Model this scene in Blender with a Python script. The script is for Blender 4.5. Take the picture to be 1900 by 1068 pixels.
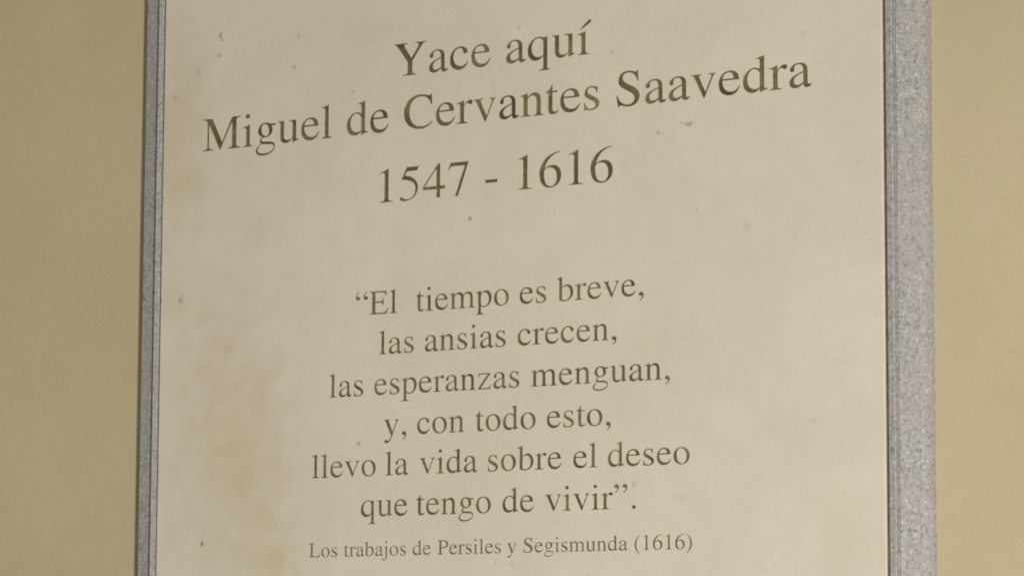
import bpy, math, random, re
from mathutils import Vector, Matrix
from mathutils.geometry import delaunay_2d_cdt

random.seed(7)
S = bpy.context.scene
for o in list(bpy.data.objects):
    bpy.data.objects.remove(o)

# ---------------------------------------------------------------- camera
Z0 = 1.60                      # height above the floor of the reference line on the slab
cam_d = bpy.data.cameras.new('camera')
cam = bpy.data.objects.new('camera', cam_d)
S.collection.objects.link(cam)
S.camera = cam
cam_d.sensor_width = 36.0
cam_d.lens = 36.0 * 4500.0 / 1900.0
cam_d.shift_y = (883.6 - 534.0) / 1900.0
cam_d.clip_start = 0.05
cam_d.clip_end = 100.0
_right = Vector((0.9028910, 0.4298468, 0.0044060))
_down = Vector((-0.0336878, 0.0809717, -0.9961469))
_fwd = Vector((-0.4285474, 0.8992638, 0.0875918))
_m = Matrix((_right, -_down, -_fwd)).transposed().to_4x4()
_m.translation = Vector((1.0848708, -1.6183166, Z0 - 0.2998720))
cam.matrix_world = _m

# ---------------------------------------------------------------- world and light
w = bpy.data.worlds.new('World')
S.world = w
w.use_nodes = True
w.node_tree.nodes['Background'].inputs[0].default_value = (1.0, 0.93, 0.81, 1)
w.node_tree.nodes['Background'].inputs[1].default_value = 0.245


def area(name, loc, target, size, power, col):
    d = bpy.data.lights.new(name, 'AREA')
    d.shape = 'DISK'
    d.size = size
    d.energy = power
    d.color = col
    o = bpy.data.objects.new(name, d)
    o.location = loc
    o.rotation_euler = (Vector(target) - Vector(loc)).to_track_quat('-Z', 'Y').to_euler()
    S.collection.objects.link(o)


area('room_lamp', (2.05, -2.15, Z0 - 1.25), (0.3, 0, Z0), 0.26, 80, (1.0, 0.968, 0.915))

S.view_settings.view_transform = 'Standard'
S.view_settings.look = 'None'
S.view_settings.exposure = 0.0
S.view_settings.gamma = 1.0
S.cycles.filter_width = 1.95

# ---------------------------------------------------------------- materials


class NT:
    def __init__(self, name):
        self.m = bpy.data.materials.new(name)
        self.m.use_nodes = True
        self.t = self.m.node_tree
        self.b = self.t.nodes['Principled BSDF']
        self.co = self.t.nodes.new('ShaderNodeTexCoord').outputs['Object']

    def n(self, kind, **kw):
        x = self.t.nodes.new(kind)
        for k, v in kw.items():
            setattr(x, k, v)
        return x

    def link(self, a, b):
        self.t.links.new(a, b)

    def mapped(self, scale, loc=(0, 0, 0)):
        mp = self.n('ShaderNodeMapping')
        mp.inputs['Scale'].default_value = scale
        mp.inputs['Location'].default_value = loc
        self.link(self.co, mp.inputs['Vector'])
        return mp.outputs[0]

    def noise(self, scale, detail=4, rough=0.55, vec=None, dist=0.0):
        x = self.n('ShaderNodeTexNoise')
        x.inputs['Scale'].default_value = scale
        x.inputs['Detail'].default_value = detail
        x.inputs['Roughness'].default_value = rough
        x.inputs['Distortion'].default_value = dist
        self.link(vec or self.co, x.inputs['Vector'])
        return x.outputs['Fac']

    def rng(self, v, a, b, c=0.0, d=1.0, smooth=True):
        x = self.n('ShaderNodeMapRange')
        x.interpolation_type = 'SMOOTHSTEP' if smooth else 'LINEAR'
        for i, q in enumerate((a, b, c, d)):
            x.inputs[i + 1].default_value = q
        self.link(v, x.inputs[0])
        return x.outputs[0]

    def math(self, op, a, b=None):
        x = self.n('ShaderNodeMath', operation=op)
        for i, q in enumerate((a, b)):
            if q is None:
                continue
            if isinstance(q, (int, float)):
                x.inputs[i].default_value = q
            else:
                self.link(q, x.inputs[i])
        return x.outputs[0]

    def mix(self, f, a, b, mode='MIX'):
        x = self.n('ShaderNodeMix', data_type='RGBA', blend_type=mode)
        for s, q in ((x.inputs[0], f), (x.inputs[6], a), (x.inputs[7], b)):
            if isinstance(q, tuple):
                s.default_value = (*q, 1)
            elif isinstance(q, (int, float)):
                s.default_value = q
            else:
                self.link(q, s)
        return x.outputs[2]

    def bump(self, h, strength, dist):
        x = self.n('ShaderNodeBump')
        x.inputs['Strength'].default_value = strength
        x.inputs['Distance'].default_value = dist
        self.link(h, x.inputs['Height'])
        self.link(x.outputs[0], self.b.inputs['Normal'])

    def blob(self, u, v, ru, rv, wob, soft0=1.15, soft1=0.45, rot=0.0):
        """mask of an elliptical mark on the slab face, its rim broken by noise"""
        mp = self.n('ShaderNodeMapping', vector_type='TEXTURE')
        mp.inputs['Location'].default_value = (u, 0, -v)
        mp.inputs['Rotation'].default_value = (0, rot, 0)
        mp.inputs['Scale'].default_value = (ru, 1.0, rv)
        self.link(self.co, mp.inputs['Vector'])
        ln = self.n('ShaderNodeVectorMath', operation='LENGTH')
        self.link(mp.outputs[0], ln.inputs[0])
        return self.rng(self.math('ADD', ln.outputs['Value'], wob), soft0, soft1)


# cream stone of the slab
SPOTS = [
    (0.0532, -0.2210, 0.0018, 0.0034, 0.50), (0.0550, -0.2172, 0.0016, 0.0020, 0.40),
    (0.0519, -0.2048, 0.0025, 0.0022, 0.30), (0.1257, -0.2118, 0.0017, 0.0026, 0.28),
    (0.1216, -0.1881, 0.0022, 0.0019, 0.38), (0.0328, -0.1937, 0.0026, 0.0031, 0.24),
    (0.1748, -0.1627, 0.0019, 0.0013, 0.32), (0.2775, -0.0546, 0.0020, 0.0020, 0.50),
    (0.0194, -0.0090, 0.0026, 0.0029, 0.36), (0.0209, -0.0128, 0.0018, 0.0022, 0.22),
    (0.1832, 0.1123, 0.0024, 0.0018, 0.48), (0.0433, 0.1861, 0.0019, 0.0026, 0.72),
    (0.4546, -0.1098, 0.0036, 0.0020, 0.46), (0.4490, -0.1110, 0.0034, 0.0013, 0.26),
    (0.4306, -0.1057, 0.0018, 0.0020, 0.36), (0.4114, 0.1508, 0.0022, 0.0022, 0.26),
    (0.4986, -0.0310, 0.0037, 0.0031, 0.14), (0.3178, -0.1975, 0.0018, 0.0022, 0.26),
    (0.3938, -0.1696, 0.0014, 0.0018, 0.26), (0.5419, -0.1669, 0.0024, 0.0023, 0.12),
    (0.0111, -0.1743, 0.0030, 0.0027, 0.24), (0.5810, -0.0705, 0.0020, 0.0019, 0.15),
    (0.3140, 0.2068, 0.0026, 0.0024, 0.15),
]
STAINS = [  # u, v, radii, weight: ochre damp stains
    (0.074, 0.112, 0.044, 0.100, 0.66, -0.18), (0.012, -0.145, 0.030, 0.085, 0.60, 0.0),
    (0.0656, 0.0319, 0.0130, 0.0129, 0.80, 0.2),
    (0.0393, 0.0464, 0.0131, 0.0104, 0.60, 0.0),
    (0.0760, 0.0611, 0.0148, 0.0103, 0.75, -0.4),
    (0.0615, 0.0852, 0.0110, 0.0128, 0.35, 0.0),
    (0.0705, 0.1133, 0.0208, 0.0196, 0.85, 0.0),
    (0.0798, 0.1370, 0.0270, 0.0178, 0.90, 0.3),
    (0.0602, 0.1492, 0.0297, 0.0106, 0.55, 0.0),
    (0.1008, 0.1630, 0.0127, 0.0210, 0.70, -0.5),
    (0.1111, 0.2010, 0.0203, 0.0167, 0.85, 0.0),
    (0.0304, 0.1654, 0.0201, 0.0214, 0.30, 0.0),
    (0.0163, -0.1724, 0.0123, 0.0177, 0.70, 0.0),
    (0.0226, -0.1080, 0.0204, 0.0202, 0.75, 0.0),
    (0.0128, -0.0081, 0.0153, 0.0148, 0.35, 0.0),
    (0.0914, -0.0588, 0.0197, 0.0172, 0.28, 0.0),
    (0.0451, 0.0070, 0.0151, 0.0087, 0.40, 0.0),
    (0.0806, -0.1159, 0.0149, 0.0078, 0.25, 0.0),
    (0.1962, -0.2072, 0.0190, 0.0085, 0.20, 0.0),
    (0.4474, 0.1613, 0.0062, 0.0027, 0.42, 0.0),
    (0.5672, 0.1871, 0.0155, 0.0225, 0.20, 0.0),
    (0.4216, 0.0502, 0.0210, 0.0118, 0.15, 0.0),
]


def slab_material():
    M = NT('cream_limestone')
    cloud = M.noise(9, 5, 0.6, dist=0.4)
    mott = M.noise(38, 5, 0.6)
    streak = M.noise(30, 4, 0.6, M.mapped((1.0, 1, 0.35)))
    grain = M.noise(900, 3, 0.7)
    c = M.mix(M.rng(cloud, 0.30, 0.70), (0.628, 0.570, 0.466), (0.688, 0.626, 0.518))
    c = M.mix(M.rng(mott, 0.35, 0.72, 0, 0.32), c, (0.575, 0.528, 0.418))
    c = M.mix(M.rng(streak, 0.45, 0.72, 0, 0.22), c, (0.730, 0.655, 0.560))
    c = M.mix(M.rng(grain, 0.35, 0.70, 0, 0.40), c, (0.57, 0.51, 0.42))
    mid = M.noise(150, 4, 0.6, M.mapped((0.6, 1, 1.2)))
    c = M.mix(M.rng(mid, 0.42, 0.75, 0, 0.20), c, (0.54, 0.49, 0.40))
    fine = M.noise(430, 4, 0.7)
    c = M.mix(M.rng(fine, 0.48, 0.72, 0, 0.28), c, (0.52, 0.46, 0.37))
    c = M.mix(M.rng(fine, 0.46, 0.28, 0, 0.22), c, (0.80, 0.73, 0.63))
    # ochre damp stains
    wob = M.math('MULTIPLY', M.math('SUBTRACT', M.noise(48, 5, 0.62, dist=0.5), 0.5), 2.6)
    st = None
    for (u, v, ru, rv, k, r) in STAINS:
        b = M.math('MULTIPLY', M.blob(u, v, ru, rv, wob, 1.7, 0.0, r), k)
        st = b if st is None else M.math('MAXIMUM', st, b)
    c = M.mix(M.math("MULTIPLY", st, 0.78), c, (0.525, 0.430, 0.272))
    # small dark pits and specks
    wob2 = M.math('MULTIPLY', M.math('SUBTRACT', M.noise(420, 3, 0.6), 0.5), 1.8)
    sp = None
    for (u, v, ru, rv, k) in SPOTS:
        b = M.math('MULTIPLY', M.blob(u, v, ru, rv, wob2, 1.25, 0.25), k)
        sp = b if sp is None else M.math('MAXIMUM', sp, b)
    # faint fly specks scattered at random
    vo = M.n('ShaderNodeTexVoronoi')
    vo.inputs['Scale'].default_value = 42
    M.link(M.co, vo.inputs['Vector'])
    dots = M.rng(vo.outputs['Distance'], 0.055, 0.02)
    keep = M.rng(vo.outputs['Color'], 0.78, 0.80)
    sp = M.math('MAXIMUM', sp, M.math('MULTIPLY', M.math('MULTIPLY', dots, keep), 0.28))
    c = M.mix(M.math("MULTIPLY", sp, 0.92), c, (0.085, 0.068, 0.045))
    M.link(c, M.b.inputs['Base Color'])
    M.b.inputs['Roughness'].default_value = 0.55
    M.b.inputs['Specular IOR Level'].default_value = 0.25
    h = M.math('ADD', M.math('MULTIPLY', M.noise(260, 4, 0.6), 0.5), M.math('MULTIPLY', M.noise(1400, 2), 0.3))
    h = M.math('SUBTRACT', h, sp)
    M.bump(h, 0.35, 0.0006)
    return M.m


def paint_material():
    M = NT('engraving_paint')
    big = M.noise(2.2, 4, 0.6)
    # every glyph starts its pattern somewhere else
    oi = M.n('ShaderNodeObjectInfo')
    vm = M.n('ShaderNodeVectorMath', operation='MULTIPLY_ADD')
    M.link(M.co, vm.inputs[0])
    vm.inputs[1].default_value = (1, 1, 1)
    mul = M.math('MULTIPLY', oi.outputs['Random'], 57.0)
    M.link(mul, vm.inputs[2])
    big = M.noise(2.2, 4, 0.6, vm.outputs[0])
    fine = M.noise(16, 4, 0.65, vm.outputs[0])
    c = M.mix(M.rng(big, 0.36, 0.66), (0.108, 0.085, 0.038), (0.200, 0.160, 0.070))
    c = M.mix(M.rng(fine, 0.42, 0.78, 0, 0.55), c, (0.072, 0.055, 0.028))
    worn = M.noise(7, 5, 0.7, vm.outputs[0])
    c = M.mix(M.rng(worn, 0.52, 0.74, 0, 0.36), c, (0.36, 0.305, 0.19))
    tone = M.n('ShaderNodeHueSaturation')
    M.link(M.rng(oi.outputs['Random'], 0, 1, 0.82, 1.18, False), tone.inputs['Value'])
    M.link(c, tone.inputs['Color'])
    c = tone.outputs[0]
    M.link(c, M.b.inputs['Base Color'])
    M.b.inputs['Roughness'].default_value = 0.6
    M.b.inputs['Specular IOR Level'].default_value = 0.2
    return M.m


def granite_material():
    M = NT('grey_granite')
    v1 = M.n('ShaderNodeTexVoronoi')
    v1.inputs['Scale'].default_value = 780
    M.link(M.co, v1.inputs['Vector'])
    sep = M.n('ShaderNodeSeparateColor')
    M.link(v1.outputs['Color'], sep.inputs[0])
    v2 = M.n('ShaderNodeTexVoronoi')
    v2.inputs['Scale'].default_value = 520
    M.link(M.mapped((1, 1, 1), (3, 1, 2)), v2.inputs['Vector'])
    sep2 = M.n('ShaderNodeSeparateColor')
    M.link(v2.outputs['Color'], sep2.inputs[0])
    base = M.mix(sep.outputs[0], (0.325, 0.318, 0.304), (0.440, 0.430, 0.418))
    c = M.mix(M.rng(sep2.outputs[1], 0.78, 0.94, 0, 0.42), base, (0.13, 0.125, 0.11))
    c = M.mix(M.rng(sep2.outputs[2], 0.84, 0.95, 0, 0.42), c, (0.66, 0.645, 0.63))
    c = M.mix(M.rng(sep.outputs[1], 0.88, 0.95, 0, 0.60), c, (0.14, 0.135, 0.12))
    c = M.mix(M.rng(M.noise(30, 4), 0.35, 0.7, 0, 0.30), c, (0.42, 0.385, 0.38))
    M.link(c, M.b.inputs['Base Color'])
    M.b.inputs['Roughness'].default_value = 0.42
    M.b.inputs['Specular IOR Level'].default_value = 0.35
    M.bump(M.noise(900, 3), 0.25, 0.0004)
    return M.m


def wall_material():
    M = NT('olive_cream_paint')
    c = M.mix(M.rng(M.noise(3.2, 4, 0.5), 0.3, 0.7), (0.490, 0.421, 0.265), (0.535, 0.460, 0.303))
    c = M.mix(M.rng(M.noise(16, 5, 0.6), 0.35, 0.75, 0, 0.35), c, (0.468, 0.414, 0.248))
    c = M.mix(M.rng(M.noise(420, 3, 0.7), 0.35, 0.7, 0, 0.28), c, (0.41, 0.355, 0.21))
    M.link(c, M.b.inputs['Base Color'])
    M.b.inputs['Roughness'].default_value = 0.75
    M.b.inputs['Specular IOR Level'].default_value = 0.15
    h = M.math('ADD', M.noise(26, 4, 0.5), M.math('MULTIPLY', M.noise(330, 4, 0.65), 0.25))
    M.bump(h, 0.35, 0.0018)
    return M.m


mat_slab = slab_material()


def cut_material():
    M = NT('cut_stone_edge')
    c = M.mix(M.rng(M.noise(9, 4, 0.6), 0.35, 0.65), (0.56, 0.49, 0.38), (0.30, 0.25, 0.15))
    M.link(c, M.b.inputs['Base Color'])
    M.b.inputs['Roughness'].default_value = 0.7
    return M.m


mat_paint = paint_material()
mat_cut = cut_material()
mat_granite = granite_material()
mat_wall = wall_material()


def link_mesh(name, verts, faces, mat, parent=None, loc=(0, 0, 0), smooth=False):
    me = bpy.data.meshes.new(name)
    me.from_pydata(verts, [], faces)
    me.validate()
    me.materials.append(mat)
    if smooth:
        me.polygons.foreach_set('use_smooth', [True] * len(me.polygons))
    me.update()
    o = bpy.data.objects.new(name, me)
    S.collection.objects.link(o)
    o.parent = parent
    o.location = loc
    return o


# ---------------------------------------------------------------- the wall
WALL_Y = 0.0225        # depth of the wall face behind the slab face


def build_wall():
    x0, x1, z0, z1, th = -1.9, 2.6, 0.0, 3.0, 0.25
    nx, nz = 60, 40
    vs, fs = [], []
    for j in range(nz + 1):
        for i in range(nx + 1):
            x = x0 + (x1 - x0) * i / nx
            z = z0 + (z1 - z0) * j / nz
            y = WALL_Y + 0.0012 * math.sin(x * 3.1 + 0.7) * math.sin(z * 2.3 + x) + random.uniform(-1, 1) * 0.00015
            if i in (0, nx) or j in (0, nz):
                y = WALL_Y
            vs.append((x, y, z))
    for j in range(nz):
        for i in range(nx):
            a = j * (nx + 1) + i
            fs.append((a, a + 1, a + nx + 2, a + nx + 1))
    k = len(vs)
    vs += [(x0, WALL_Y, z0), (x1, WALL_Y, z0), (x1, WALL_Y, z1), (x0, WALL_Y, z1),
           (x0, WALL_Y + th, z0), (x1, WALL_Y + th, z0), (x1, WALL_Y + th, z1), (x0, WALL_Y + th, z1)]
    fs += [(k, k + 4, k + 5, k + 1), (k + 1, k + 5, k + 6, k + 2), (k + 2, k + 6, k + 7, k + 3),
           (k + 3, k + 7, k + 4, k), (k + 4, k + 7, k + 6, k + 5)]
    o = link_mesh('plaster_wall', vs, fs, mat_wall, smooth=True)
    o['label'] = 'smooth plaster wall painted olive cream behind the framed stone plaque'
    o['category'] = 'wall'


build_wall()

# ---------------------------------------------------------------- serif glyphs, 1000 units to the em
G = {}
ADV = {}


def g(ch, adv, path):
    ADV[ch] = adv
    G[ch] = path


def circ(x, y, r):
    k = r * 0.5523
    return (f"M {x+r} {y} C {x+r} {y+k} {x+k} {y+r} {x} {y+r} C {x-k} {y+r} {x-r} {y+k} {x-r} {y} "
            f"C {x-r} {y-k} {x-k} {y-r} {x} {y-r} C {x+k} {y-r} {x+r} {y-k} {x+r} {y} Z ")


g('a', 444, "M 442 66 L 442 40 C 413 3 386 -10 355 -10 C 315 -10 293 12 287 60 C 244 18 196 -10 148 -10 C 84 -10 37 32 37 99 C 37 143 52 177 92 207 C 125 232 169 253 287 297 L 287 326 C 287 395 258 432 203 432 C 159 432 128 410 128 378 C 128 362 132 350 132 335 C 132 314 113 296 90 296 C 67 296 48 315 48 339 C 48 366 60 390 86 413 C 118 443 162 460 214 460 C 274 460 322 441 345 406 C 362 381 367 357 367 304 L 367 111 C 367 64 375 48 397 48 C 412 48 424 53 442 66 Z M 287 270 C 181 231 121 192 121 127 C 121 80 149 50 184 50 C 219 50 260 70 278 89 C 285 97 287 103 287 112 Z")
g('b', 500, "M 153 372 C 185 428 240 460 297 460 C 398 460 468 368 468 244 C 468 97 367 -10 222 -10 C 157 -10 69 18 69 39 L 69 552 C 69 604 60 614 16 614 L 3 614 L 3 629 L 45 641 C 85 652 115 662 150 683 L 153 681 Z M 153 320 L 153 66 C 153 44 188 22 230 22 C 327 22 384 104 384 229 C 384 332 332 404 258 404 C 205 404 153 366 153 320 Z")
g('c', 444, "M 398 156 L 412 147 C 384 42 310 -10 225 -10 C 107 -10 25 83 25 217 C 25 356 117 460 240 460 C 330 460 397 411 397 350 C 397 324 377 305 351 305 C 327 305 312 319 304 350 L 299 368 C 288 411 270 426 235 426 C 157 426 104 357 104 257 C 104 144 168 65 259 65 C 316 65 352 89 398 156 Z")
g('d', 500, "M 491 58 L 491 42 C 430 22 384 8 341 -10 L 336 -7 L 336 64 C 307 17 261 -10 207 -10 C 103 -10 27 79 27 208 C 27 349 124 460 244 460 C 281 460 307 450 336 425 L 336 559 C 336 609 327 621 290 621 C 281 621 276 621 270 620 L 270 635 C 335 652 368 663 415 683 L 420 681 L 420 125 C 420 69 428 57 464 57 C 472 57 478 57 491 58 Z M 336 102 L 336 336 C 336 385 291 432 239 432 C 163 432 111 356 111 245 C 111 133 172 57 247 57 C 293 57 336 85 336 102 Z")
g('e', 444, "M 408 164 L 424 157 C 390 45 320 -10 228 -10 C 102 -10 25 82 25 222 C 25 361 106 460 237 460 C 338 460 400 400 405 277 L 97 277 C 97 134 164 60 258 60 C 321 60 361 88 408 164 Z M 99 309 L 304 309 C 298 391 271 424 214 424 C 152 424 110 384 99 309 Z")
g('g', 500, "M 470 388 L 470 427 L 393 427 C 370 427 350 431 330 438 C 298 453 270 460 240 460 C 149 460 77 392 77 306 C 77 243 106 200 170 168 C 129 132 113 108 113 86 C 113 60 128 46 158 33 C 60 -28 28 -60 28 -108 C 28 -175 106 -218 206 -218 C 345 -218 459 -142 459 -46 C 459 26 405 58 300 62 L 218 66 C 182 68 164 78 164 98 C 164 114 176 132 206 158 C 216 154 232 151 247 151 C 334 151 404 218 404 302 C 404 336 396 362 378 388 Z M 160 326 C 160 240 202 180 255 180 C 298 180 321 216 321 276 C 321 370 283 430 231 430 C 186 430 160 392 160 326 Z M 172 22 C 240 11 300 9 350 5 C 405 1 429 -12 429 -42 C 429 -116 345 -176 228 -176 C 135 -176 78 -146 78 -98 C 78 -60 110 -22 172 22 Z")
IBODY = "M 253 0 L 253 15 C 188 19 179 32 179 98 L 179 457 L 175 460 L 20 405 L 20 389 C 30 391 42 392 52 392 C 87 392 95 379 95 334 L 95 102 C 95 30 86 19 16 15 L 16 0 Z "
g('i', 278, IBODY + circ(129, 632, 51))
g('í', 278, IBODY + "M 66 507 L 104 507 L 262 612 C 282 626 292 636 292 650 C 292 668 278 682 260 682 C 243 682 230 672 216 656 Z")
g('j', 278, "M 188 460 L 193 458 L 193 16 C 193 -138 128 -218 10 -218 C -38 -218 -70 -198 -70 -169 C -70 -148 -54 -134 -33 -134 C -16 -134 -2 -142 14 -162 C 26 -178 34 -183 46 -183 C 84 -183 109 -140 109 -45 L 109 333 C 109 381 99 392 61 392 C 49 392 42 391 31 389 L 31 405 L 40 408 Z " + circ(143, 632, 51))
g('l', 278, "M 257 0 L 257 15 C 192 19 179 30 179 84 L 179 681 L 175 683 C 128 663 90 652 19 635 L 19 620 C 34 621 44 622 52 622 C 87 622 95 610 95 564 L 95 87 C 95 33 79 19 21 15 L 21 0 Z")
g('m', 778, "M 775 0 L 775 15 C 716 19 700 30 700 82 L 700 282 C 700 398 664 460 579 460 C 521 460 476 438 418 372 C 404 430 368 460 309 460 C 258 460 219 440 160 384 L 160 458 L 153 460 C 106 440 72 428 18 414 L 18 397 C 26 400 34 401 45 401 C 72 401 80 388 80 340 L 80 95 C 80 33 69 19 16 15 L 16 0 L 232 0 L 232 15 C 178 19 164 30 164 70 L 164 344 C 186 376 230 402 266 402 C 324 402 346 367 346 290 L 346 92 C 346 32 334 19 276 15 L 276 0 L 502 0 L 502 15 C 444 19 430 28 430 82 L 430 340 C 462 386 492 402 534 402 C 596 402 616 372 616 292 L 616 95 C 616 35 604 19 552 15 L 552 0 Z")
g('n', 500, "M 485 0 L 485 15 C 434 20 424 29 424 82 L 424 300 C 424 404 380 460 301 460 C 250 460 205 438 161 385 L 161 458 L 153 460 C 106 440 72 428 18 414 L 18 397 C 26 400 34 401 45 401 C 72 401 80 388 80 340 L 80 95 C 80 33 69 19 16 15 L 16 0 L 230 0 L 230 15 C 178 19 164 30 164 70 L 164 343 C 200 384 228 402 262 402 C 317 402 340 363 340 281 L 340 95 C 340 37 326 20 278 15 L 278 0 Z")
g('o', 500, "M 250 460 C 377 460 470 366 470 231 C 470 92 375 -10 247 -10 C 122 -10 29 91 29 228 C 29 368 121 460 250 460 Z M 239 432 C 163 432 119 366 119 267 C 119 119 178 18 262 18 C 335 18 380 82 380 189 C 380 334 321 432 239 432 Z")
g('p', 500, "M 159 458 L 153 460 C 106 441 66 425 9 405 L 9 390 C 18 391 24 391 32 391 C 66 391 75 380 75 332 L 75 -130 C 75 -184 62 -196 5 -201 L 5 -217 L 247 -217 L 247 -200 C 178 -198 159 -188 159 -132 L 159 22 C 191 -2 214 -10 254 -10 C 376 -10 470 101 470 248 C 470 374 402 460 305 460 C 249 460 205 434 159 379 Z M 159 330 L 159 78 C 159 52 208 20 251 20 C 330 20 386 98 386 214 C 386 326 334 402 258 402 C 214 402 159 360 159 330 Z")
g('q', 500, "M 488 -217 L 488 -203 C 437 -199 424 -185 424 -136 L 424 458 L 416 460 L 343 436 C 312 454 284 460 257 460 C 126 460 24 349 24 201 C 24 79 97 -10 194 -10 C 251 -10 304 18 340 68 L 340 -120 C 340 -184 328 -197 252 -201 L 252 -217 Z M 340 105 L 340 336 C 340 392 310 432 245 432 C 168 432 110 355 110 243 C 110 134 163 57 240 57 C 290 57 340 85 340 105 Z")
g('r', 333, "M 160 458 L 155 460 C 104 439 68 426 7 406 L 7 390 C 21 393 30 394 42 394 C 68 394 77 378 77 334 L 77 84 C 77 34 70 27 5 15 L 5 0 L 245 0 L 245 15 C 177 18 161 32 161 90 L 161 315 C 161 348 204 398 232 398 C 239 398 248 394 258 384 C 270 374 280 368 292 368 C 317 368 335 386 335 414 C 335 444 315 460 283 460 C 240 460 205 437 160 366 Z")
g('s', 389, "M 311 451 L 299 451 C 297 441 293 438 286 438 C 277 438 268 441 252 448 C 232 456 214 460 196 460 C 113 460 54 406 54 330 C 54 280 80 247 160 200 L 212 169 C 251 146 271 122 271 91 C 271 47 239 19 189 19 C 122 19 88 56 66 155 L 51 155 L 51 -7 L 64 -7 C 69 4 73 7 84 7 C 93 7 107 4 130 -2 C 156 -9 173 -10 190 -10 C 275 -10 348 48 348 119 C 348 176 316 208 239 253 L 176 290 C 138 312 117 334 117 365 C 117 405 148 432 193 432 C 249 432 278 400 300 323 L 315 323 Z")
g('t', 278, "M 266 76 L 279 66 C 252 15 216 -10 165 -10 C 99 -10 70 30 70 117 L 70 418 L 17 418 C 14 420 13 422 13 425 C 13 431 19 437 27 442 C 60 463 95 500 124 546 C 134 560 142 579 147 579 C 152 579 154 574 154 566 L 154 450 L 255 450 L 255 418 L 154 418 L 154 132 C 154 65 170 42 207 42 C 230 42 247 51 266 76 Z")
g('u', 500, "M 479 50 L 479 36 C 430 24 390 11 345 -9 L 341 -7 L 341 82 C 293 17 252 -10 194 -10 C 118 -10 71 44 71 128 L 71 373 C 71 420 60 432 9 436 L 9 450 L 155 450 L 155 134 C 155 84 184 49 233 49 C 282 49 338 86 338 110 L 338 376 C 338 418 328 430 259 434 L 259 450 L 422 450 L 422 106 C 422 62 430 50 464 50 Z")
g('v', 500, "M 477 450 L 477 435 C 448 432 440 424 424 384 L 275 14 C 266 -6 262 -14 257 -14 C 252 -14 248 -6 242 8 L 86 370 C 62 424 52 433 19 435 L 19 450 L 215 450 L 215 435 C 178 432 166 427 166 411 C 166 402 169 391 174 379 L 280 115 L 384 375 C 388 388 392 398 392 408 C 392 426 380 433 341 435 L 341 450 Z")
g('y', 500, "M 475 450 L 475 435 C 450 432 438 422 424 388 L 265 -40 C 222 -150 180 -218 104 -218 C 60 -218 30 -196 30 -166 C 30 -142 48 -124 74 -124 C 90 -124 103 -130 118 -138 C 130 -143 138 -146 147 -146 C 176 -146 202 -96 226 -26 C 230 -14 228 -2 222 12 L 84 368 C 60 424 46 432 14 435 L 14 450 L 220 450 L 220 435 C 184 434 168 424 168 410 C 168 402 172 388 178 374 L 283 112 L 376 365 C 380 378 384 392 384 404 C 384 424 370 433 337 435 L 337 450 Z")
g('z', 444, "M 400 0 L 27 0 L 27 16 L 318 418 L 152 418 C 90 418 78 405 64 335 L 46 335 L 50 450 L 410 450 L 410 436 L 118 32 L 300 32 C 372 32 384 48 398 135 L 418 135 Z")
g('Y', 722, "M 703 662 L 703 643 C 652 638 636 626 596 566 L 412 284 L 412 109 C 412 35 424 23 500 19 L 500 0 L 212 0 L 212 19 C 298 23 310 33 310 115 L 310 276 L 134 548 C 86 622 70 638 22 643 L 22 662 L 310 662 L 310 643 C 260 640 242 634 242 616 C 242 604 250 588 262 568 L 388 352 L 518 556 C 532 578 540 598 540 612 C 540 632 522 641 472 643 L 472 662 Z")
g('M', 889, "M 863 662 L 863 643 C 780 638 768 626 768 553 L 768 109 C 768 34 780 23 863 19 L 863 0 L 568 0 L 568 19 C 654 23 666 36 666 118 L 666 547 L 411 0 L 394 0 L 153 542 L 153 147 C 153 46 168 24 250 19 L 250 0 L 12 0 L 12 19 C 92 24 110 45 110 147 L 110 553 C 110 626 96 638 12 643 L 12 662 L 226 662 L 446 160 L 664 662 Z")
g('C', 667, "M 614 131 L 633 113 C 567 27 480 -14 370 -14 C 171 -14 28 125 28 330 C 28 434 62 522 126 585 C 186 644 270 676 365 676 C 410 676 454 668 505 652 C 526 645 540 640 554 640 C 572 640 585 650 592 676 L 609 676 L 620 451 L 596 451 C 567 570 498 636 394 636 C 245 636 145 520 145 338 C 145 150 250 34 400 34 C 488 34 548 62 614 131 Z")
g('S', 556, "M 469 463 L 447 463 C 425 573 362 640 276 640 C 208 640 166 602 166 546 C 166 492 196 462 300 402 L 340 380 C 445 320 491 261 491 178 C 491 64 405 -14 287 -14 C 247 -14 214 -8 174 5 C 150 13 136 17 122 17 C 104 17 95 8 92 -14 L 74 -14 L 42 212 L 62 217 C 100 95 170 26 260 26 C 338 26 390 70 390 140 C 390 200 350 240 238 304 C 120 370 79 420 79 502 C 79 602 156 676 258 676 C 296 676 330 670 370 656 C 392 648 402 645 412 645 C 430 645 440 655 444 676 L 462 676 Z")
g('E', 611, "M 597 169 L 569 169 C 532 70 480 38 390 38 L 290 38 C 226 38 201 42 201 79 L 201 330 L 326 330 C 398 330 416 318 428 244 L 452 244 L 452 460 L 428 460 C 416 386 398 370 326 370 L 201 370 L 201 593 C 201 616 206 624 236 624 L 330 624 C 470 624 494 612 514 519 L 540 519 L 537 662 L 12 662 L 12 643 C 84 638 100 624 100 553 L 100 109 C 100 40 84 23 12 19 L 12 0 L 552 0 Z")
g('L', 611, "M 598 174 L 573 174 C 532 70 484 39 380 39 L 300 39 C 220 39 202 46 202 88 L 202 553 C 202 624 218 638 294 643 L 294 662 L 12 662 L 12 643 C 84 638 100 624 100 553 L 100 109 C 100 40 84 23 12 19 L 12 0 L 550 0 Z")
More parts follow.
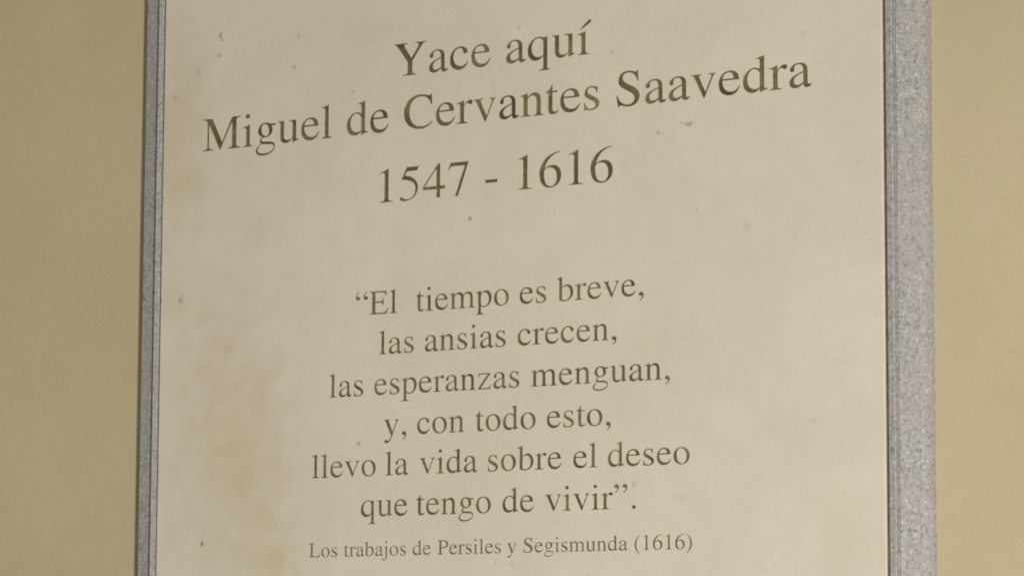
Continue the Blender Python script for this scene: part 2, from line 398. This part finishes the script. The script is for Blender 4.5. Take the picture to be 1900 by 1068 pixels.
g('P', 556, "M 16 662 L 16 643 C 88 637 100 624 100 553 L 100 120 C 100 40 88 23 16 19 L 16 0 L 296 0 L 296 19 C 218 23 202 36 202 109 L 202 291 C 226 289 244 288 270 288 C 435 288 542 356 542 482 C 542 598 440 662 289 662 Z M 202 585 L 202 334 C 220 331 240 330 262 330 C 376 330 432 384 432 480 C 432 574 370 625 255 625 C 214 625 202 618 202 585 Z")
g('1', 500, "M 394 0 L 394 15 C 315 16 299 26 299 74 L 299 674 L 291 676 L 111 585 L 111 571 L 123 576 C 145 585 168 592 182 592 C 204 592 213 577 213 543 L 213 93 C 213 31 195 17 118 15 L 118 0 Z")
g('4', 500, "M 472 167 L 472 231 L 370 231 L 370 676 L 326 676 L 12 231 L 12 167 L 292 167 L 292 0 L 370 0 L 370 167 Z M 292 231 L 52 231 L 292 574 Z")
g('5', 500, "M 438 681 L 429 688 C 414 666 404 662 380 662 L 174 662 L 65 425 L 66 418 C 170 412 258 390 310 346 C 340 320 357 276 357 222 C 357 100 286 18 186 18 C 155 18 134 28 100 54 C 80 68 70 72 58 72 C 42 72 32 62 32 46 C 32 12 76 -14 140 -14 C 230 -14 315 24 365 90 C 396 130 412 182 412 240 C 412 380 312 468 144 494 L 184 578 L 370 578 C 388 578 393 582 398 592 Z")
g('6', 500, "M 446 684 C 210 664 34 500 34 276 C 34 98 116 -14 250 -14 C 380 -14 468 86 468 220 C 468 344 398 426 292 426 C 232 426 196 410 146 368 C 178 530 284 636 448 668 Z M 378 189 C 378 310 324 378 240 378 C 170 378 127 340 127 278 C 127 110 176 14 262 14 C 336 14 378 78 378 189 Z")
g('7', 500, "M 449 646 L 449 662 L 79 662 L 20 515 L 37 507 C 80 575 98 588 152 588 L 370 588 L 172 -8 L 237 -8 Z")
g('-', 333, "M 39 194 L 285 194 L 285 257 L 39 257 Z")
COMMA = [(83, -141), ('C', 154, -108, 195, -53, 195, 9), ('C', 195, 61, 166, 102, 124, 102), ('C', 84, 102, 56, 78, 56, 45), ('C', 56, 14, 76, -4, 110, -4), ('C', 120, -4, 128, -3, 134, -3), ('C', 142, -3, 148, -8, 148, -18), ('C', 148, -52, 122, -86, 76, -126)]


def comma(tx, ty, flip=False):
    def f(x, y):
        if flip:
            return f"{251 - x + tx} {-39 - y + ty}"
        return f"{x + tx} {y + ty}"
    s = "M " + f(*COMMA[0])
    for c in COMMA[1:]:
        s += " C " + " ".join(f(c[i], c[i + 1]) for i in (1, 3, 5))
    return s + " Z "


g(',', 250, comma(0, 0))
g('“', 444, comma(-13, 574, True) + comma(225, 574, True))
g('”', 444, comma(-26, 574) + comma(206, 574))
g('.', 250, circ(125, 44, 55))
g('(', 333, "M 304 -161 L 292 -177 C 132 -84 48 65 48 248 C 48 434 142 590 295 676 L 304 660 C 190 575 130 440 130 250 C 130 55 180 -65 304 -161 Z")
g(')', 333, "M 29 -161 L 41 -177 C 201 -84 285 65 285 248 C 285 434 191 590 38 676 L 29 660 C 143 575 203 440 203 250 C 203 55 153 -65 29 -161 Z")
ADV[' '] = 250

KIND = {'-': 'hyphen', ',': 'comma', '.': 'full_stop', '“': 'quotation_mark', '”': 'quotation_mark',
        '(': 'bracket', ')': 'bracket'}


def loops_of(path):
    """bezier path -> closed polygons in em units"""
    tok = path.split()
    out, cur, i = [], [], 0
    while i < len(tok):
        c = tok[i]
        if c in 'ML':
            p = (float(tok[i + 1]), float(tok[i + 2]))
            if c == 'M':
                cur = []
            cur.append(p)
            i += 3
        elif c == 'C':
            a = cur[-1]
            b, d, e = [(float(tok[i + k]), float(tok[i + k + 1])) for k in (1, 3, 5)]
            ln = math.dist(a, b) + math.dist(b, d) + math.dist(d, e)
            n = 3 if ln < 60 else 5 if ln < 180 else 8
            for q in range(1, n + 1):
                t = q / n
                s = 1 - t
                cur.append(tuple(s ** 3 * a[k] + 3 * s * s * t * b[k] + 3 * s * t * t * d[k] + t ** 3 * e[k] for k in (0, 1)))
            i += 7
        else:
            lp = []
            for p in cur:
                if not lp or math.dist(lp[-1], p) > 1.5:
                    lp.append(p)
            while math.dist(lp[0], lp[-1]) < 1.5:
                lp.pop()
            out.append([(x / 1000, y / 1000) for x, y in lp])
            i += 1
    return out


LOOPS = {c: loops_of(p) for c, p in G.items()}
DEPTH = 0.0010


def cdt(loops, outer=None):
    pts, faces = [], []
    if outer:
        faces.append(list(range(len(outer))))
        pts += outer
    for lp in loops:
        k = len(pts)
        pts += lp
        faces.append(list(range(k, k + len(lp))))
    for fc in faces:                     # the triangulation wants counter-clockwise outlines
        ar = sum(pts[fc[i - 1]][0] * pts[fc[i]][1] - pts[fc[i]][0] * pts[fc[i - 1]][1] for i in range(len(fc)))
        if ar < 0:
            fc.reverse()
    v, e, f, ov, oe, of = delaunay_2d_cdt([Vector(p) for p in pts], [], faces, 0, 1e-7, True)
    base = 1 if outer else 0
    lit, dark = [], []
    for tri, src in zip(f, of):
        if outer and 0 not in src:
            continue
        n = len([q for q in src if q >= base])
        (dark if n % 2 else lit).append(tuple(tri))
    return [tuple(p) for p in v], lit, dark


GLYPH_MESH = {}


def glyph_mesh(ch):
    """sunk glyph: painted floor DEPTH behind the face and the walls up to it, x and z in em units"""
    if ch in GLYPH_MESH:
        return GLYPH_MESH[ch]
    vs2, _, tris = cdt(LOOPS[ch])
    vs = [(x, DEPTH, y) for x, y in vs2]
    fs = []
    for t in tris:
        a, b, c = [vs2[i] for i in t]
        ccw = (b[0] - a[0]) * (c[1] - a[1]) - (b[1] - a[1]) * (c[0] - a[0]) > 0
        fs.append(t if ccw else t[::-1])
    for lp in LOOPS[ch]:
        k = len(vs)
        n = len(lp)
        vs += [(x, 0.0, y) for x, y in lp] + [(x, DEPTH, y) for x, y in lp]
        for i in range(n):
            j = (i + 1) % n
            fs.append((k + i, k + j, k + n + j, k + n + i))
    me = bpy.data.meshes.new('glyph')
    me.from_pydata(vs, [], fs)
    me.validate()
    me.materials.append(mat_paint)
    me.materials.append(mat_cut)
    for p in me.polygons:
        if len(p.vertices) == 4:
            p.material_index = 1
    me.update()
    GLYPH_MESH[ch] = me
    return me


# text, size, u of the start, v of the baseline (down), letter spacing, word shifts
STRETCH = 1.0663
LINES = [
    ('Yace aquí', 0.03845, 0.21033, -0.17024, 0.0032, [-9e-05, 0.00016]),
    ('Miguel de Cervantes Saavedra', 0.03889, 0.03801, -0.12801, 0.0022, [-0.00043, -0.00015, 0.00036, -9e-05]),
    ('1547 - 1616', 0.03890, 0.19492, -0.07298, 0.0014, [2e-05, 0, -2e-05]),
    ('“El  tiempo es breve,', 0.02690, 0.17834, 0.01341, 0.0017, [-0.00012, 0.00018, 6e-05, 1e-05]),
    ('las ansias crecen,', 0.02678, 0.19958, 0.04458, 0.0044, [2e-05, -0.00019, 0.00013]),
    ('las esperanzas menguan,', 0.02673, 0.15640, 0.07577, 0.0055, [-0.00017, -0.00013, 0.00021]),
    ('y, con todo esto,', 0.02681, 0.20449, 0.10715, 0.0042, [6e-05, -0.00057, 0.00014, 0.00014]),
    ('llevo la vida sobre el deseo', 0.02677, 0.14163, 0.13763, 0.0054, [1e-05, -0.00081, 0.0005, 6e-05, 0.00056, -0.00018]),
    ('que tengo de vivir”.', 0.02691, 0.18456, 0.16859, 0.0039, [0.00036, -0.00062, -0.00031, 0.00034]),
    ('Los trabajos de Persiles y Segismunda (1616)', 0.01604, 0.14088, 0.19869, 0.0050, [-0.00052, -0.00012, -5e-05, 0.00062, 0.00018, -3e-05, 1e-05]),
]

# ---------------------------------------------------------------- the plaque
W = 0.600
V_TOP, V_BOT = -0.345, 0.330          # slab edges above and below the picture
CH = 0.0013                           # chamfer on its arris
BASE = (0.3, WALL_Y, Z0 - V_BOT - 0.03)
root = bpy.data.objects.new('memorial_plaque', None)
S.collection.objects.link(root)
root.location = BASE
root.empty_display_size = 0.2
root['label'] = 'cream stone memorial plaque with engraved verse on a grey granite surround'
root['category'] = 'memorial plaque'
LOC = (-BASE[0], -BASE[1], Z0 - BASE[2])     # children use the slab face as y = 0, u = x, v = -z


def build_slab():
    placed, loops = [], []
    for (text, s, u0, v0, ls, off) in LINES:
        x = 0.0
        wi = 0
        for i, ch in enumerate(text):
            if ch == ' ':
                if text[i - 1] != ' ':
                    wi += 1
            else:
                gu = u0 + x * s * STRETCH + off[wi]
                gz = -v0
                sx = s * STRETCH
                placed.append((ch, gu, gz, sx, s))
                for lp in LOOPS[ch]:
                    loops.append([(gu + px * sx, gz + pz * s) for px, pz in lp])
            x += ADV[ch] / 1000 + ls
    # outline of the slab with a slightly worn, nicked arris: (corner, inward direction, wear)
    rnd = random.Random(11)
    C4 = [(0.0, -V_BOT), (W, -V_BOT), (W, -V_TOP), (0.0, -V_TOP)]
    IN = [(0, 1), (-1, 0), (0, -1), (1, 0)]
    rim = []
    for k in range(4):
        (x0, z0), (x1, z1) = C4[k], C4[(k + 1) % 4]
        rim.append((x0, z0, IN[k][0] + IN[k - 1][0], IN[k][1] + IN[k - 1][1], 1.0))
        n = 230 if k % 2 else 120
        wob = 0.0
        for i in range(1, n):
            wob = wob * 0.8 + rnd.uniform(-0.05, 0.05)
            wear = 1.0 + wob + (rnd.uniform(0.35, 0.9) if rnd.random() < 0.02 else 0.0)
            t = i / n
            rim.append((x0 + (x1 - x0) * t, z0 + (z1 - z0) * t, IN[k][0], IN[k][1], wear))
    vs2, lit, _ = cdt(loops, [(x + ix * CH * wr, z + iz * CH * wr) for x, z, ix, iz, wr in rim])
    vs = [(x, 0.0, z) for x, z in vs2]
    fs = []
    for t in lit:
        p, q, r = [vs2[i] for i in t]
        ccw = (q[0] - p[0]) * (r[1] - p[1]) - (q[1] - p[1]) * (r[0] - p[0]) > 0
        fs.append(t if ccw else t[::-1])
    # rounded arris, sides and back
    rings = [(CH, 0.0)]
    for k in range(1, 5):
        an = k / 4 * math.pi / 2
        rings.append((CH * (1 - math.sin(an)), CH * (1 - math.cos(an))))
    rings.append((0.0, 0.020))
    k0 = len(vs)
    m = len(rim)
    for ins, y in rings:
        vs += [(x + ix * ins * wr, y * (wr if y < 0.01 else 1.0), z + iz * ins * wr) for x, z, ix, iz, wr in rim]
    for r in range(len(rings) - 1):
        for i in range(m):
            j = (i + 1) % m
            fs.append((k0 + r * m + i, k0 + r * m + m + i, k0 + r * m + m + j, k0 + r * m + j))
    e = k0 + (len(rings) - 1) * m
    fs.append(tuple(e + i for i in reversed(range(m))))
    slab = link_mesh('stone_slab', vs, fs, mat_slab, root, LOC)
    for (ch, gu, gz, sx, s) in placed:
        nm = KIND.get(ch) or ('numeral' if ch.isdigit() else 'letter')
        o = bpy.data.objects.new(nm, glyph_mesh(ch))
        S.collection.objects.link(o)
        o.parent = slab
        o.location = (gu, 0.0, gz)
        o.scale = (sx, 1.0, s)
    return slab


build_slab()


def sweep(name, sides, mat, label=None):
    """moulding swept round the slab; sides = left and right profile of (distance outward, depth)"""
    vs, fs = [], []
    n = len(sides[0])
    for (lu, ly), (ru, ry) in zip(*sides):
        vs += [(-lu, ly, -V_BOT - lu), (W + ru, ry, -V_BOT - lu), (W + ru, ry, -V_TOP + lu), (-lu, ly, -V_TOP + lu)]
    for i in range(n - 1):
        for a in range(4):
            b = (a + 1) % 4
            fs.append((i * 4 + a, i * 4 + 4 + a, i * 4 + 4 + b, i * 4 + b))
    return link_mesh(name, vs, fs, mat, root, LOC)


def surround_profile(ledge, gap, cut, flat, wide):
    """a low inner ledge dished towards the slab, a step down to the canted outer band, then its bullnose"""
    f1, f2, f3 = 0.0011, 0.0062, 0.0092
    p = [(0.0017, 0.0120), (0.0017, f1 + 0.0014), (0.0018, f1 + 0.0011), (0.0024, f1 + 0.0009)]
    p += [(ledge - 0.0008, f1), (ledge - 0.0003, f1 + 0.0002), (ledge, f1 + 0.0008), (ledge, f2 + cut),
          (ledge + gap, f2 + cut), (ledge + gap + 0.0002, f2 + 0.0004), (ledge + gap + 0.0009, f2)]
    a, b = wide - flat, WALL_Y + 0.002 - f3
    for k in range(0, 13):
        an = k / 12 * math.pi / 2
        p.append((flat + a * math.sin(an), f3 + b * (1 - math.cos(an))))
    return p


sweep('granite_surround', [surround_profile(0.0070, 0.0034, 0.0030, 0.0222, 0.0272), surround_profile(0.0068, 0.0006, 0.0007, 0.0215, 0.0294)], mat_granite)


def joint_material():
    M = NT('dark_joint_mortar')
    c = M.mix(M.rng(M.noise(160, 4), 0.35, 0.7), (0.070, 0.060, 0.042), (0.13, 0.115, 0.082))
    M.link(c, M.b.inputs['Base Color'])
    M.b.inputs['Roughness'].default_value = 0.9
    return M.m


sweep('joint', [[(0.0068, 0.0077), (0.0086, 0.0080), (0.0106, 0.0077)], [(0.0066, 0.0088), (0.0071, 0.0091), (0.0075, 0.0090)]], joint_material())
_j = [(-0.0003, 0.0024), (0.0005, 0.0027), (0.0017, 0.0023)]
sweep('joint', [_j, _j], joint_material())
